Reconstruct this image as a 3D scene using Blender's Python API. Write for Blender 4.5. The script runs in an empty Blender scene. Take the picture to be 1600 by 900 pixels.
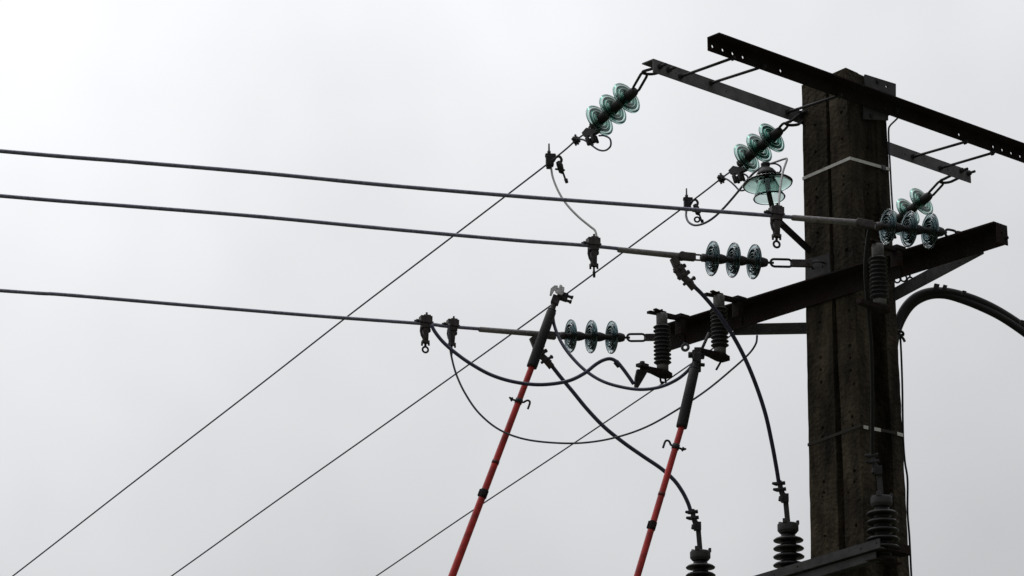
import bpy, bmesh, math, random
from mathutils import Vector, Matrix, Quaternion
random.seed(7)
scene = bpy.context.scene
COL = scene.collection

# ------------------------------------------------------------------ camera
FPX = 4434.0                      # focal length in photo pixels (1600 wide)
PITCH = math.radians(17.8)
CAM = Vector((0.0, 0.0, 1.6))
cam_d = bpy.data.cameras.new('camera')
cam_d.sensor_width = 36.0
cam_d.lens = FPX / 1600.0 * 36.0
cam_d.clip_start = 0.1
cam_d.clip_end = 4000.0
cam = bpy.data.objects.new('camera', cam_d)
COL.objects.link(cam)
cam.location = CAM
cam.rotation_euler = (math.radians(90) + PITCH, 0, 0)
scene.camera = cam

# ------------------------------------------------------------------ sky, sun, exposure
SUN_EL, SUN_AZ = math.radians(63.0), math.radians(-30.0)     # azimuth from +Y towards +X
SUN_DIR = Vector((math.sin(SUN_AZ) * math.cos(SUN_EL), math.cos(SUN_AZ) * math.cos(SUN_EL), math.sin(SUN_EL)))
world = bpy.data.worlds.new('World')
scene.world = world
world.use_nodes = True
nt = world.node_tree
nt.nodes.clear()
N, Lk = nt.nodes.new, nt.links.new
out = N('ShaderNodeOutputWorld')
bg = N('ShaderNodeBackground')
bg.inputs['Strength'].default_value = 0.1
sky = N('ShaderNodeTexSky')
sky.sky_type = 'NISHITA'
sky.sun_disc = False
sky.sun_elevation = SUN_EL
sky.sun_rotation = SUN_AZ
tc = N('ShaderNodeTexCoord')
dot = N('ShaderNodeVectorMath'); dot.operation = 'DOT_PRODUCT'
nrm = N('ShaderNodeVectorMath'); nrm.operation = 'NORMALIZE'
Lk(tc.outputs['Generated'], nrm.inputs[0])
Lk(nrm.outputs[0], dot.inputs[0])
dot.inputs[1].default_value = SUN_DIR
mx = N('ShaderNodeMath'); mx.operation = 'MAXIMUM'; mx.inputs[1].default_value = 0.0
Lk(dot.outputs['Value'], mx.inputs[0])
pw = N('ShaderNodeMath'); pw.operation = 'POWER'; pw.inputs[1].default_value = 2.0
Lk(mx.outputs[0], pw.inputs[0])
lum = N('ShaderNodeMath'); lum.operation = 'MULTIPLY_ADD'     # cloud brightness towards the hidden sun
lum.inputs[1].default_value = 16.2
lum.inputs[2].default_value = 1.25
Lk(pw.outputs[0], lum.inputs[0])
nz = N('ShaderNodeTexNoise')
nz.noise_dimensions = '4D'
nz.inputs['W'].default_value = 14.03
nz.inputs['Scale'].default_value = 8.0
nz.inputs['Detail'].default_value = 3.0
nz.inputs['Roughness'].default_value = 0.5
Lk(nrm.outputs[0], nz.inputs['Vector'])
nmap = N('ShaderNodeMapRange')
nmap.inputs['From Min'].default_value = 0.3
nmap.inputs['From Max'].default_value = 0.7
nmap.inputs['To Min'].default_value = 0.90
nmap.inputs['To Max'].default_value = 1.075
Lk(nz.outputs['Fac'], nmap.inputs['Value'])
lm2 = N('ShaderNodeMath'); lm2.operation = 'MULTIPLY'
Lk(lum.outputs[0], lm2.inputs[0]); Lk(nmap.outputs[0], lm2.inputs[1])
tint = N('ShaderNodeVectorMath'); tint.operation = 'SCALE'
tint.inputs[0].default_value = (0.99, 1.0, 1.02)
Lk(lm2.outputs[0], tint.inputs['Scale'])
mixs = N('ShaderNodeMix'); mixs.data_type = 'RGBA'
mixs.inputs['Factor'].default_value = 0.97                     # overcast: almost all cloud, a trace of clear sky
Lk(sky.outputs[0], mixs.inputs['A']); Lk(tint.outputs[0], mixs.inputs['B'])
Lk(mixs.outputs['Result'], bg.inputs['Color'])
Lk(bg.outputs[0], out.inputs['Surface'])

sun_d = bpy.data.lights.new('sun', 'SUN')
sun_d.energy = 0.5
sun_d.angle = math.radians(20)
sun_d.color = (1.0, 0.96, 0.9)
sun = bpy.data.objects.new('sun', sun_d)
COL.objects.link(sun)
sun.rotation_euler = SUN_DIR.to_track_quat('Z', 'Y').to_euler()

vs = scene.view_settings
vs.view_transform = 'Standard'
vs.look = 'None'
vs.exposure = 0.0
vs.gamma = 1.0
vs.use_curve_mapping = False

# ------------------------------------------------------------------ measuring frame
# the pole stands about 15 m from the camera; AX and BX are the two horizontal directions of its faces
AZ = math.radians(47.8)
AX = Vector((math.sin(AZ), math.cos(AZ), 0))
BX = Vector((-AX.y, AX.x, 0))
UP = Vector((0, 0, 1))
def ray(px, py):
    u, v = px - 800.0, 450.0 - py
    return Vector((u, FPX * math.cos(PITCH) - v * math.sin(PITCH), FPX * math.sin(PITCH) + v * math.cos(PITCH)))
C0 = CAM + ray(1335, 430) * 0.0035
C0.z = 0
def W(a, b, z):
    return C0 + AX * a + BX * b + UP * z
def on_plane(px, py, n, d):
    r = ray(px, py)
    t = (d - n.dot(CAM - C0)) / n.dot(r)
    return CAM + r * t
def onA(px, py, a): return on_plane(px, py, AX, a)             # plane across the pole at distance a along AX
def onB(px, py, b): return on_plane(px, py, BX, b)
def onY(px, py, y):
    r = ray(px, py)
    return CAM + r * (y / r.y)
def ab(p):
    d = p - C0
    return d.dot(AX), d.dot(BX), p.z
DAZ = math.radians(-108)
DX = Vector((math.sin(DAZ), math.cos(DAZ), 0))                 # direction the three thick lines leave in
DN = Vector((-DX.y, DX.x, 0))
def line_plane(att):
    def f(px, py):
        r = ray(px, py)
        return CAM + r * (DN.dot(att - CAM) / DN.dot(r))
    return f
PPM = 4222.0                                                   # photo pixels per (metre / depth)
def sz(n, y): return n * y / PPM                               # n photo pixels at depth y, in metres

# ------------------------------------------------------------------ materials
def mat(name, col, rough=0.6, metal=0.0, var=0.25, scale=9.0, bump=0.0, col2=None, streak=False, spec=0.5):
    m = bpy.data.materials.new(name)
    m.use_nodes = True
    t = m.node_tree
    b = t.nodes['Principled BSDF']
    b.inputs['Roughness'].default_value = rough
    b.inputs['Metallic'].default_value = metal
    b.inputs['Specular IOR Level'].default_value = spec
    c = t.nodes.new('ShaderNodeTexCoord')
    mp = t.nodes.new('ShaderNodeMapping')
    if streak: mp.inputs['Scale'].default_value = (1, 1, 0.18)
    t.links.new(c.outputs['Object'], mp.inputs[0])
    n = t.nodes.new('ShaderNodeTexNoise')
    n.inputs['Scale'].default_value = scale
    n.inputs['Detail'].default_value = 6
    n.inputs['Roughness'].default_value = 0.65
    t.links.new(mp.outputs[0], n.inputs['Vector'])
    r = t.nodes.new('ShaderNodeValToRGB')
    k = col2 or tuple(x * (1 - var * 1.6) for x in col)
    r.color_ramp.elements[0].position = 0.35
    r.color_ramp.elements[1].position = 0.68
    r.color_ramp.elements[0].color = (*[max(0.002, x) for x in k], 1)
    r.color_ramp.elements[1].color = (*[x * (1 + var) for x in col], 1)
    t.links.new(n.outputs['Fac'], r.inputs[0])
    t.links.new(r.outputs[0], b.inputs['Base Color'])
    rr = t.nodes.new('ShaderNodeMapRange')
    rr.inputs['To Min'].default_value = max(0.05, rough - 0.12)
    rr.inputs['To Max'].default_value = min(1, rough + 0.15)
    t.links.new(n.outputs['Fac'], rr.inputs['Value'])
    t.links.new(rr.outputs[0], b.inputs['Roughness'])
    if bump:
        n2 = t.nodes.new('ShaderNodeTexNoise')
        n2.inputs['Scale'].default_value = scale * 6
        n2.inputs['Detail'].default_value = 5
        t.links.new(c.outputs['Object'], n2.inputs['Vector'])
        bp = t.nodes.new('ShaderNodeBump')
        bp.inputs['Strength'].default_value = bump
        bp.inputs['Distance'].default_value = 0.01
        t.links.new(n2.outputs['Fac'], bp.inputs['Height'])
        t.links.new(bp.outputs[0], b.inputs['Normal'])
    return m
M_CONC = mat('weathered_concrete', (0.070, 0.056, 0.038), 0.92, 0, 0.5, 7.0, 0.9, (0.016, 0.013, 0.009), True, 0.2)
_t = M_CONC.node_tree                                           # dark stains and pale lichen blotches, pitted relief
_b = _t.nodes['Principled BSDF']
_src = _b.inputs['Base Color'].links[0].from_socket
_tc = [n for n in _t.nodes if n.type == 'TEX_COORD'][0]
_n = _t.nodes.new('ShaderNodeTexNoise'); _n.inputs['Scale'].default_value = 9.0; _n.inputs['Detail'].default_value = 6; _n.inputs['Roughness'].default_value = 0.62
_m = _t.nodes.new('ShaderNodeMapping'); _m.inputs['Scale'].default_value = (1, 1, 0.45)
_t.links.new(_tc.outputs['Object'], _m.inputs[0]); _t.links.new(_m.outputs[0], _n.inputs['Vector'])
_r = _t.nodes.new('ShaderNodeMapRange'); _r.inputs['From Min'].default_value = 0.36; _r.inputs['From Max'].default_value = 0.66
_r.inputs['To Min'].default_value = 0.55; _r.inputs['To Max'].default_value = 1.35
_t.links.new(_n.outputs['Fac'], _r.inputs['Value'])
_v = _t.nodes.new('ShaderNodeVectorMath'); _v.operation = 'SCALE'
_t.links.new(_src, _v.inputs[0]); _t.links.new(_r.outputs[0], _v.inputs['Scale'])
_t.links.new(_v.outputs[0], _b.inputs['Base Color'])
_bp = [n for n in _t.nodes if n.type == 'BUMP'][0]
_bp.inputs['Distance'].default_value = 0.02
M_BLACKSTEEL = mat('dark_painted_steel', (0.024, 0.0215, 0.0225), 0.8, 0, 0.5, 11, 0.3, (0.026, 0.014, 0.010), spec=0.12)
M_GALV = mat('dull_galvanised_steel', (0.17, 0.165, 0.175), 0.65, 0.0, 0.22, 12, 0.15, spec=0.3)
M_GREYSTEEL = mat('dirty_grey_steel', (0.085, 0.083, 0.084), 0.7, 0.0, 0.25, 12, 0.15, spec=0.3)
M_IRON = mat('dark_cast_iron', (0.045, 0.042, 0.045), 0.6, 0.0, 0.35, 30, 0.2, spec=0.3)
M_FITTING = mat('brownish_line_fitting', (0.088, 0.073, 0.074), 0.55, 0.0, 0.35, 40, 0.2, spec=0.4)
M_STRAP = mat('stainless_band', (0.86, 0.84, 0.80), 0.55, 0.0, 0.12, 25)
M_ALU = mat('aluminium_strand', (0.27, 0.27, 0.37), 0.5, 0.0, 0.25, 60, 0.3)
M_SLEEVE = mat('grey_dead_end_sleeve', (0.29, 0.27, 0.27), 0.5, 0.0, 0.3, 30, 0.1)
M_CABLE = mat('black_blue_cable_sheath', (0.065, 0.065, 0.125), 0.45, 0, 0.2, 20)
M_BLKCABLE = mat('black_cable_sheath', (0.012, 0.011, 0.012), 0.6, 0, 0.2, 20)
M_THIN = mat('thin_dark_wire', (0.10, 0.10, 0.13), 0.5, 0, 0.2, 40)
M_COPPER = mat('grey_tinned_wire', (0.26, 0.26, 0.26), 0.5, 0, 0.2, 40)
M_POLY = mat('dark_polymer_shed', (0.022, 0.021, 0.022), 0.6, 0, 0.2, 30)
M_PORC = mat('dark_brown_porcelain', (0.018, 0.016, 0.016), 0.45, 0, 0.2, 20)
M_CAPS = mat('grey_arrester_cap', (0.18, 0.175, 0.175), 0.6, 0, 0.2, 25)
M_RED = mat('red_fibreglass_tube', (0.68, 0.048, 0.042), 0.42, 0, 0.22, 14, 0.05, (0.36, 0.03, 0.03))
M_REDDARK = mat('darkened_red_joint', (0.16, 0.02, 0.02), 0.6, 0, 0.3, 20)
M_TAPE = mat('black_insulating_sleeve', (0.022, 0.021, 0.022), 0.7, 0, 0.2, 30, 0.2)
M_PALE = mat('pale_metal_clamp', (0.78, 0.77, 0.78), 0.45, 0.0, 0.3, 50, 0.2)
M_GROUND = mat('grass_and_dirt', (0.055, 0.065, 0.032), 0.95, 0, 0.4, 0.6, 0.5, (0.04, 0.035, 0.025))

def glass_mat(name, col, body, dens):
    m = bpy.data.materials.new(name)
    m.use_nodes = True
    t = m.node_tree
    b = t.nodes['Principled BSDF']
    b.inputs['Transmission Weight'].default_value = 1.0
    b.inputs['IOR'].default_value = 1.48
    c = t.nodes.new('ShaderNodeTexCoord')
    n = t.nodes.new('ShaderNodeTexNoise')
    n.inputs['Scale'].default_value = 22
    n.inputs['Detail'].default_value = 4
    t.links.new(c.outputs['Object'], n.inputs['Vector'])
    r = t.nodes.new('ShaderNodeValToRGB')
    r.color_ramp.elements[0].position = 0.3
    r.color_ramp.elements[0].color = (*[x * 0.86 for x in col], 1)
    r.color_ramp.elements[1].position = 0.7
    r.color_ramp.elements[1].color = (*col, 1)
    t.links.new(n.outputs['Fac'], r.inputs[0])
    t.links.new(r.outputs[0], b.inputs['Base Color'])
    q = t.nodes.new('ShaderNodeMapRange')
    q.inputs['To Min'].default_value = 0.015
    q.inputs['To Max'].default_value = 0.06
    t.links.new(n.outputs['Fac'], q.inputs['Value'])
    t.links.new(q.outputs[0], b.inputs['Roughness'])
    va = t.nodes.new('ShaderNodeVolumeAbsorption')          # thick glass is darker than thin glass
    va.inputs['Color'].default_value = (*body, 1)
    va.inputs['Density'].default_value = dens
    t.links.new(va.outputs[0], t.nodes['Material Output'].inputs['Volume'])
    return m
M_BELL = glass_mat('green_bell_glass', (0.92, 0.98, 0.96), (0.38, 0.57, 0.52), 80.0)
M_GLASS = glass_mat('green_toughened_glass', (0.93, 0.98, 0.96), (0.30, 0.56, 0.505), 150.0)
M_CLEAR = glass_mat('clear_toughened_glass', (0.90, 0.94, 0.96), (0.36, 0.49, 0.50), 170.0)

# ------------------------------------------------------------------ mesh helpers
class MB:
    """collects shapes (world or local coordinates) and links them as one mesh object"""
    def __init__(s):
        s.bm = bmesh.new()
    def quadring(s, rings, closed_ends=True, loop=False, smooth=True):
        bm = s.bm
        rs = [[bm.verts.new(p) for p in r] for r in rings]
        n = len(rs[0])
        pairs = list(zip(rs, rs[1:])) + ([(rs[-1], rs[0])] if loop else [])
        for r0, r1 in pairs:
            for i in range(n):
                f = bm.faces.new((r0[i], r0[(i + 1) % n], r1[(i + 1) % n], r1[i]))
                f.smooth = smooth
        if closed_ends and not loop:
            bm.faces.new(rs[0][::-1]); bm.faces.new(rs[-1])
        return s
    def tube(s, pts, r, seg=8, loop=False):
        pts = [Vector(p) for p in pts]
        n = len(pts)
        rad = r if isinstance(r, (list, tuple)) else [r] * n
        tang = []
        for i in range(n):
            if loop: t = pts[(i + 1) % n] - pts[i - 1]
            else: t = pts[min(i + 1, n - 1)] - pts[max(i - 1, 0)]
            tang.append(t.normalized())
        ref = Vector((0, 0, 1)) if abs(tang[0].z) < 0.9 else Vector((1, 0, 0))
        u = tang[0].cross(ref).normalized()
        rings = []
        for i in range(n):
            u = (u - tang[i] * u.dot(tang[i])).normalized()
            v = tang[i].cross(u)
            rings.append([pts[i] + (u * math.cos(2 * math.pi * k / seg) + v * math.sin(2 * math.pi * k / seg)) * rad[i] for k in range(seg)])
        return s.quadring(rings, loop=loop)
    def cyl(s, p, q, r, seg=10, r2=None):
        return s.tube([p, q], [r, r if r2 is None else r2], seg)
    def box(s, c, u, v, w):
        """centre and three half vectors"""
        c, u, v, w = Vector(c), Vector(u), Vector(v), Vector(w)
        vs_ = [s.bm.verts.new(c + u * i + v * j + w * k) for i in (-1, 1) for j in (-1, 1) for k in (-1, 1)]
        for f in ((0, 1, 3, 2), (4, 6, 7, 5), (0, 4, 5, 1), (2, 3, 7, 6), (0, 2, 6, 4), (1, 5, 7, 3)):
            s.bm.faces.new([vs_[i] for i in f])
        return s
    def bar(s, p, q, half_u, half_v):
        """straight rectangular bar from p to q with two half-section vectors"""
        p, q = Vector(p), Vector(q)
        rings = [[x + half_u * a + half_v * b for a, b in ((-1, -1), (1, -1), (1, 1), (-1, 1))] for x in (p, q)]
        return s.quadring(rings, smooth=False)
    def lathe(s, prof, o=(0, 0, 0), axis=(0, 0, 1), seg=24, closed=False, smooth=True):
        o, axis = Vector(o), Vector(axis).normalized()
        ref = Vector((1, 0, 0)) if abs(axis.x) < 0.9 else Vector((0, 1, 0))
        u = axis.cross(ref).normalized(); v = axis.cross(u)
        rings = [[o + axis * z + (u * math.cos(2 * math.pi * k / seg) + v * math.sin(2 * math.pi * k / seg)) * max(r, 1e-4) for k in range(seg)] for r, z in prof]
        return s.quadring(rings, loop=closed, smooth=smooth)
    def torus(s, c, n, R, r, seg=20, ss=8):
        c, n = Vector(c), Vector(n).normalized()
        ref = Vector((0, 0, 1)) if abs(n.z) < 0.9 else Vector((1, 0, 0))
        u = n.cross(ref).normalized(); v = n.cross(u)
        return s.tube([c + (u * math.cos(2 * math.pi * k / seg) + v * math.sin(2 * math.pi * k / seg)) * R for k in range(seg)], r, ss, loop=True)
    def stadium(s, p, q, side, half, r):
        """an elongated chain link or shackle between p and q"""
        p, q = Vector(p), Vector(q)
        d = (q - p).normalized(); w = (Vector(side) - d * Vector(side).dot(d)).normalized()
        pts = []
        for k in range(9):
            a = math.pi * k / 8
            pts.append(q - d * half + d * math.sin(a) * half + w * math.cos(a) * half)
        for k in range(9):
            a = math.pi * k / 8
            pts.append(p + d * half - d * math.sin(a) * half - w * math.cos(a) * half)
        return s.tube(pts, r, 8, loop=True)
    def plate(s, outline, holes, o, u, v, w):
        """flat plate with round holes: outline and holes (x, y, r) in the u, v plane, thickness vector w"""
        o, u, v, w = Vector(o), Vector(u), Vector(v), Vector(w)
        bm = bmesh.new()
        edges = []
        loops = [outline] + [[(x + r * math.cos(2 * math.pi * k / 10), y + r * math.sin(2 * math.pi * k / 10)) for k in range(10)] for x, y, r in holes]
        for lp in loops:
            vv = [bm.verts.new((x, y, 0)) for x, y in lp]
            for i in range(len(vv)):
                edges.append(bm.edges.new((vv[i], vv[(i + 1) % len(vv)])))
        bmesh.ops.triangle_fill(bm, edges=edges, use_beauty=True, use_dissolve=False)
        ex = bmesh.ops.extrude_face_region(bm, geom=bm.faces[:])
        for e in ex['geom']:
            if isinstance(e, bmesh.types.BMVert): e.co.z += 1
        bm.verts.index_update()
        nv = [s.bm.verts.new(o + u * x.co.x + v * x.co.y + w * x.co.z) for x in bm.verts]
        for f in bm.faces:
            s.bm.faces.new([nv[x.index] for x in f.verts])
        bm.free()
        return s
    def build(s, name, m, parent=None, bevel=0.0, top=False, **tags):
        bm = s.bm
        bmesh.ops.recalc_face_normals(bm, faces=bm.faces[:])
        off = Vector((0, 0, 0))
        if parent is not None and parent.get('_w'): off = Vector(parent['_w'])
        if top:
            off = sum((x.co for x in bm.verts), Vector()) / len(bm.verts)
        if off.length: bmesh.ops.translate(bm, verts=bm.verts[:], vec=-off)
        me = bpy.data.meshes.new(name)
        bm.to_mesh(me); bm.free()
        me.materials.append(m)
        o = bpy.data.objects.new(name, me)
        COL.objects.link(o)
        if parent is not None: o.parent = parent
        if parent is not None and parent.get('_w'): o['_w'] = list(off)
        if top: o.location = off
        if bevel:
            b = o.modifiers.new('edge', 'BEVEL'); b.width = bevel; b.segments = 2; b.limit_method = 'ANGLE'
        for k, v in tags.items(): o[k] = v
        return o

def thing(name, label, cat, loc, group=None, world_coords=True):
    o = bpy.data.objects.new(name, None)
    COL.objects.link(o)
    o.empty_display_size = 0.1
    o.location = loc
    o['label'] = label; o['category'] = cat
    if group: o['group'] = group
    if world_coords and Vector(loc).length: o['_w'] = list(loc)   # its parts are drawn in world coordinates
    return o
def copy_tree(o, parent=None):
    c = o.copy(); COL.objects.link(c)
    if parent is not None: c.parent = parent
    for ch in list(o.children): copy_tree(ch, c)
    return c
def spline(pts, n=8):
    pts = [Vector(p) for p in pts]
    P = [pts[0] * 2 - pts[1]] + pts + [pts[-1] * 2 - pts[-2]]
    res = []
    for i in range(1, len(P) - 2):
        p0, p1, p2, p3 = P[i - 1:i + 3]
        for k in range(n):
            t = k / n
            res.append(0.5 * ((2 * p1) + (p2 - p0) * t + (2 * p0 - 5 * p1 + 4 * p2 - p3) * t * t + (3 * p1 - p0 - 3 * p2 + p3) * t ** 3))
    res.append(pts[-1])
    return res
def pix_path(pp, y0, y1, sag=0.0):
    """photo-pixel path -> 3-D points whose depth runs from y0 to y1 along the path"""
    d = [0]
    for a, b in zip(pp, pp[1:]): d.append(d[-1] + math.hypot(a[0] - b[0], a[1] - b[1]))
    r = []
    for (x, y), t in zip(pp, d):
        t /= d[-1]
        r.append(onY(x, y, y0 + (y1 - y0) * t + sag * 4 * t * (1 - t)))
    return r

# ------------------------------------------------------------------ ground
g = MB()
for r_ in range(1):
    g.box((0, 300, -0.25), (900, 0, 0), (0, 900, 0), (0, 0, 0.25))
gr = g.build('ground', M_GROUND)
gr['kind'] = 'structure'

# ------------------------------------------------------------------ concrete pole
def wa(z): return 0.333 + 0.0110 * (7.40 - z)
def wb(z): return 0.342 + 0.0175 * (7.56 - z)
Z_TOP = 7.63
pole = thing('utility_pole', 'dark weathered concrete pole with grooved faces and pale bands carrying the steel arms', 'utility pole', W(0.17, 0.17, 0))
m = MB()
rings = []
rnd = random.Random(3)
for z in [-1.0, 1.0, 3.0, 4.0] + [4.3 + 0.06 * q for q in range(55)] + [Z_TOP]:
    a, b = wa(z), wb(z)
    c = 0.005
    top = z > 7.57
    g1, g2, gd = (0.40 - 0.05 * max(0, min(1, (6.6 - z) / 1.2))) * b, 0.47 * b, (0.004 if top else 0.05)          # groove in the left face
    h1, h2, hd = 0.30 * a, 0.72 * a, (0.004 if top else 0.012 + 0.078 * max(0, min(1, (7.0 - z) / 0.6)))          # wider recess in the right face
    sec = [(c, 0), (h1, 0), (h1 + 0.008, hd), (h2 - 0.008, hd), (h2, 0), (a - c, 0), (a, c), (a, b - c), (a - c, b), (c, b), (0, b - c),
           (0, g2), (gd, g2 - 0.008), (gd, g1 + 0.004), (0, g1), (0, c)]
    rings.append([W(x + max(-.002, min(.002, rnd.gauss(0, .0009))), y + max(-.002, min(.002, rnd.gauss(0, .0009))), z + (rnd.gauss(0, .004) if top else 0)) for x, y in sec])
m.quadring(rings, smooth=False)
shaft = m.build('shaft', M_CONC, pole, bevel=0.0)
# rebar and climbing holes: real recesses cut into the faces
cut = MB()
for zz in [7.36, 7.20, 6.98, 6.93, 6.72, 6.55, 6.2, 6.0, 5.93, 5.86, 5.6, 5.55, 5.30, 5.24, 5.0]:
    cut.cyl(W(-0.02, 0.72 * wb(zz), zz), W(0.03, 0.72 * wb(zz), zz), 0.0085 + 0.003 * random.random(), 8)
    cut.cyl(W(-0.02, 0.14 * wb(zz) + .005 * random.random(), zz + 0.02), W(0.03, 0.14 * wb(zz), zz + 0.02), 0.0085 + 0.003 * random.random(), 8)
    if random.random() < 0.6:
        cut.cyl(W(0.5 * wa(zz), -0.02, zz), W(0.5 * wa(zz), 0.07, zz), 0.009, 8)
prnd = random.Random(11)                                       # chips and pits
for q in range(70):
    zz = prnd.uniform(4.6, 7.5); rr_ = prnd.uniform(.004, .011); dp = prnd.uniform(.004, .01)
    if q % 2:
        bb = prnd.choice((prnd.uniform(.03, .27), prnd.uniform(.5, .96))) * wb(zz)
        cut.cyl(W(-.01, bb, zz), W(dp, bb, zz), rr_, 7, rr_ * .5)
    else:
        aa = prnd.choice((prnd.uniform(.04, .27), prnd.uniform(.75, .96))) * wa(zz)
        cut.cyl(W(aa, -.01, zz), W(aa, dp, zz), rr_, 7, rr_ * .5)
cutter = cut.build('cutter', M_CONC, pole)
bo = shaft.modifiers.new('holes', 'BOOLEAN'); bo.operation = 'DIFFERENCE'; bo.object = cutter; bo.solver = 'EXACT'; bo.use_self = True
bpy.context.view_layer.update()
dg = bpy.context.evaluated_depsgraph_get()
me = bpy.data.meshes.new_from_object(shaft.evaluated_get(dg))
shaft.modifiers.clear()
if len(me.polygons) > 200: shaft.data = me
print('shaft faces', len(me.polygons))
bpy.data.objects.remove(cutter, do_unlink=True)

def band(zc, zl, zr, h, t, frm=None):
    """steel band round the pole: height of its middle at the front corner, far left and far right edges"""
    s = MB()
    e = 0.0006
    zb = zl + zr - zc
    def ring(off, dz):
        a, b = wa(zc), wb(zc)
        pts = []
        def corner(x, y, z):
            pts.append(W(x, y, z + dz))
        corner(-off, -off, zc); corner(a + off, -off, zr); corner(a + off, b + off, zb); corner(-off, b + off, zl)
        return pts
    o0, o1, i1, i0 = ring(e + t, -h / 2), ring(e + t, h / 2), ring(e, h / 2), ring(e, -h / 2)
    s.quadring([o0, o1, i1, i0], loop=True, smooth=False)
    return s
zA, zAl, zAr = onB(1333, 249, 0).z, onA(1258, 278, 0).z, onB(1388, 264, 0).z
bd = band(zA, zAl, zAr, 0.018, 0.002).build('band', M_STRAP, pole, label='bright steel band below the upper arm')
bk = MB(); pb = onB(1381, 262, -0.009); bk.box(pb, AX * 0.014, BX * 0.004, UP * 0.013)
bk.build('buckle', M_GALV, bd)
zB, zBl, zBr = onB(1348, 666, 0).z, onA(1263, 695, 0).z, onB(1410, 679, 0).z
M_OLDSTRAP = mat('stained_band', (0.034, 0.029, 0.022), 0.8, 0.0, 0.4, 9, 0.1, (0.03, 0.027, 0.02))
def clip(px0, px1, py0, py1):
    p, q = onB(px0, py0, -0.0045), onB(px1, py1, -0.0045)
    MB().bar(p, q, UP * 0.0095, BX * 0.0015).build('clip', M_STRAP, bd2)
bd2 = band(zB, zBl, zBr, 0.016, 0.002).build('band', M_OLDSTRAP, pole, label='stained steel band low on the pole')
clip(1349.5, 1356.5, 667, 668.5)
clip(1363, 1376, 669.5, 672)
clip(1402, 1411, 677.5, 680)

# ------------------------------------------------------------------ upper crossarm (two parallel angle irons + tie rods)
ZU = 7.475                                                     # underside level of the upper beams' flanges
upper = thing('upper_crossarm', 'pair of long drilled steel angle beams bolted across the very top of the pole', 'crossarm', W(0.2, 0.17, 7.45))
WEB, LEG, TH = 0.078, 0.088, 0.007
def angle_beam(b_web, out_sign, a0, a1, z0, z1, holes):
    """angle iron along AX: vertical web at b_web, flange on top pointing out_sign*BX; z0, z1 top levels at both ends"""
    s = MB()
    L = a1 - a0
    u = (W(a1, b_web, z1) - W(a0, b_web, z0)).normalized()
    Lr = (W(a1, b_web, z1) - W(a0, b_web, z0)).length
    s.plate([(0, -WEB), (Lr, -WEB), (Lr, -TH), (0, -TH)], holes, W(a0, b_web, z0), u, UP, BX * out_sign * TH)
    p, q = W(a0, b_web, z0), W(a1, b_web, z1)
    mid = BX * out_sign * (LEG / 2) - UP * TH / 2
    s.bar(p + mid, q + mid, BX * LEG / 2, UP * TH / 2)
    return s
aL = ab(onB(1105, 60, -0.03))[0]; aR = ab(onB(1606, 240, -0.03))[0]
zL = onB(1105, 58, -0.03).z; zR = onB(1600, 236, -0.03).z
Lf = aR - aL
def hx(px, py): return ab(onB(px, py, -0.03))[0] - aL
fh = []
for px, py in ((1112, 69), (1128, 74.5), (1143.5, 80), (1159.5, 86.5), (1218.5, 108), (1383.5, 170), (1497.5, 212), (1551, 232), (1565, 237), (1579, 242), (1593, 247.5)):
    fh.append((hx(px, py), -0.046, 0.009))
angle_beam(-0.03, -1, aL, aR, zL, zR, fh).build('front_beam', M_BLACKSTEEL, upper)
WBT = wb(7.45) + 0.006
rL, rR = ab(onB(1021, 100, WBT)), ab(onB(1517, 276, WBT))
zrL, zrR = onB(1021, 91.5, WBT).z, onB(1517, 267, WBT).z
rh = []
for px, py in ((1056, 113), (1060, 117), (1135, 140), (1414, 240), (1468, 260), (1481, 265)):
    rh.append((ab(onB(px, py, WBT))[0] - rL[0], -0.05 + 0.01 * random.random(), 0.006))
angle_beam(WBT, 1, rL[0], rR[0], zrL, zrR, rh).build('rear_beam', M_GALV, upper)
def tie_rod(a, zf, zr_, over=0.03):
    s = MB()
    p, q = W(a, -0.06, zf), W(a, WBT + 0.02, zr_)
    s.cyl(p, q, 0.0085, 8)
    r_ = s.build('tie_rod', M_IRON, upper)
    for bb, zz in ((-0.03 - 0.012 - TH, zf), (WBT - 0.0125, zr_)):
        MB().lathe([(0, 0), (0.016, 0), (0.016, 0.012), (0, 0.012)], W(a, bb, zz), BX, 6, smooth=False).build('nut', M_IRON, r_)
zt = lambda a, l, r, zl_, zr_: zl_ + (zr_ - zl_) * (a - l) / (r - l)
for (p1, p2) in (((1139, 94), (1066, 121)), ((1184, 106), (1117, 132)), ((1305, 152), (1234, 177)), ((1500, 224), (1431, 247)), ((1542, 241), (1474, 265))):
    a_ = (ab(onB(*p1, -0.03))[0] + ab(onB(*p2, WBT))[0]) / 2
    tie_rod(a_, onB(*p1, -0.03).z + 0.012, onB(*p2, WBT).z)
a_ = wa(7.45) + 0.03
tie_rod(a_, ZU - 0.02, ZU - 0.04)
# mounting plate between the pole and the front beam, its ear standing above the beam
s = MB()
p0 = onB(1351, 116, -0.012)
def loc2(px, py):
    q = onB(px, py, -0.012); return ((q - p0).dot(AX), q.z - p0.z)
o_ = [loc2(*q) for q in ((1352, 116), (1400, 131), (1400, 152), (1388, 150), (1388, 188), (1350, 186))]
hh = loc2(1385.5, 135)
s.plate(o_, [(hh[0], hh[1], 0.009)], p0, AX, UP, BX * 0.010)
pl = s.build('mounting_plate', M_GREYSTEEL, upper)
for q in ((1361, 181), (1371, 127)):
    MB().lathe([(0, 0), (0.014, 0), (0.014, 0.01), (0, 0.01)], onB(*q, -0.013), -BX, 6, smooth=False).build('bolt', M_IRON, pl)

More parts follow.
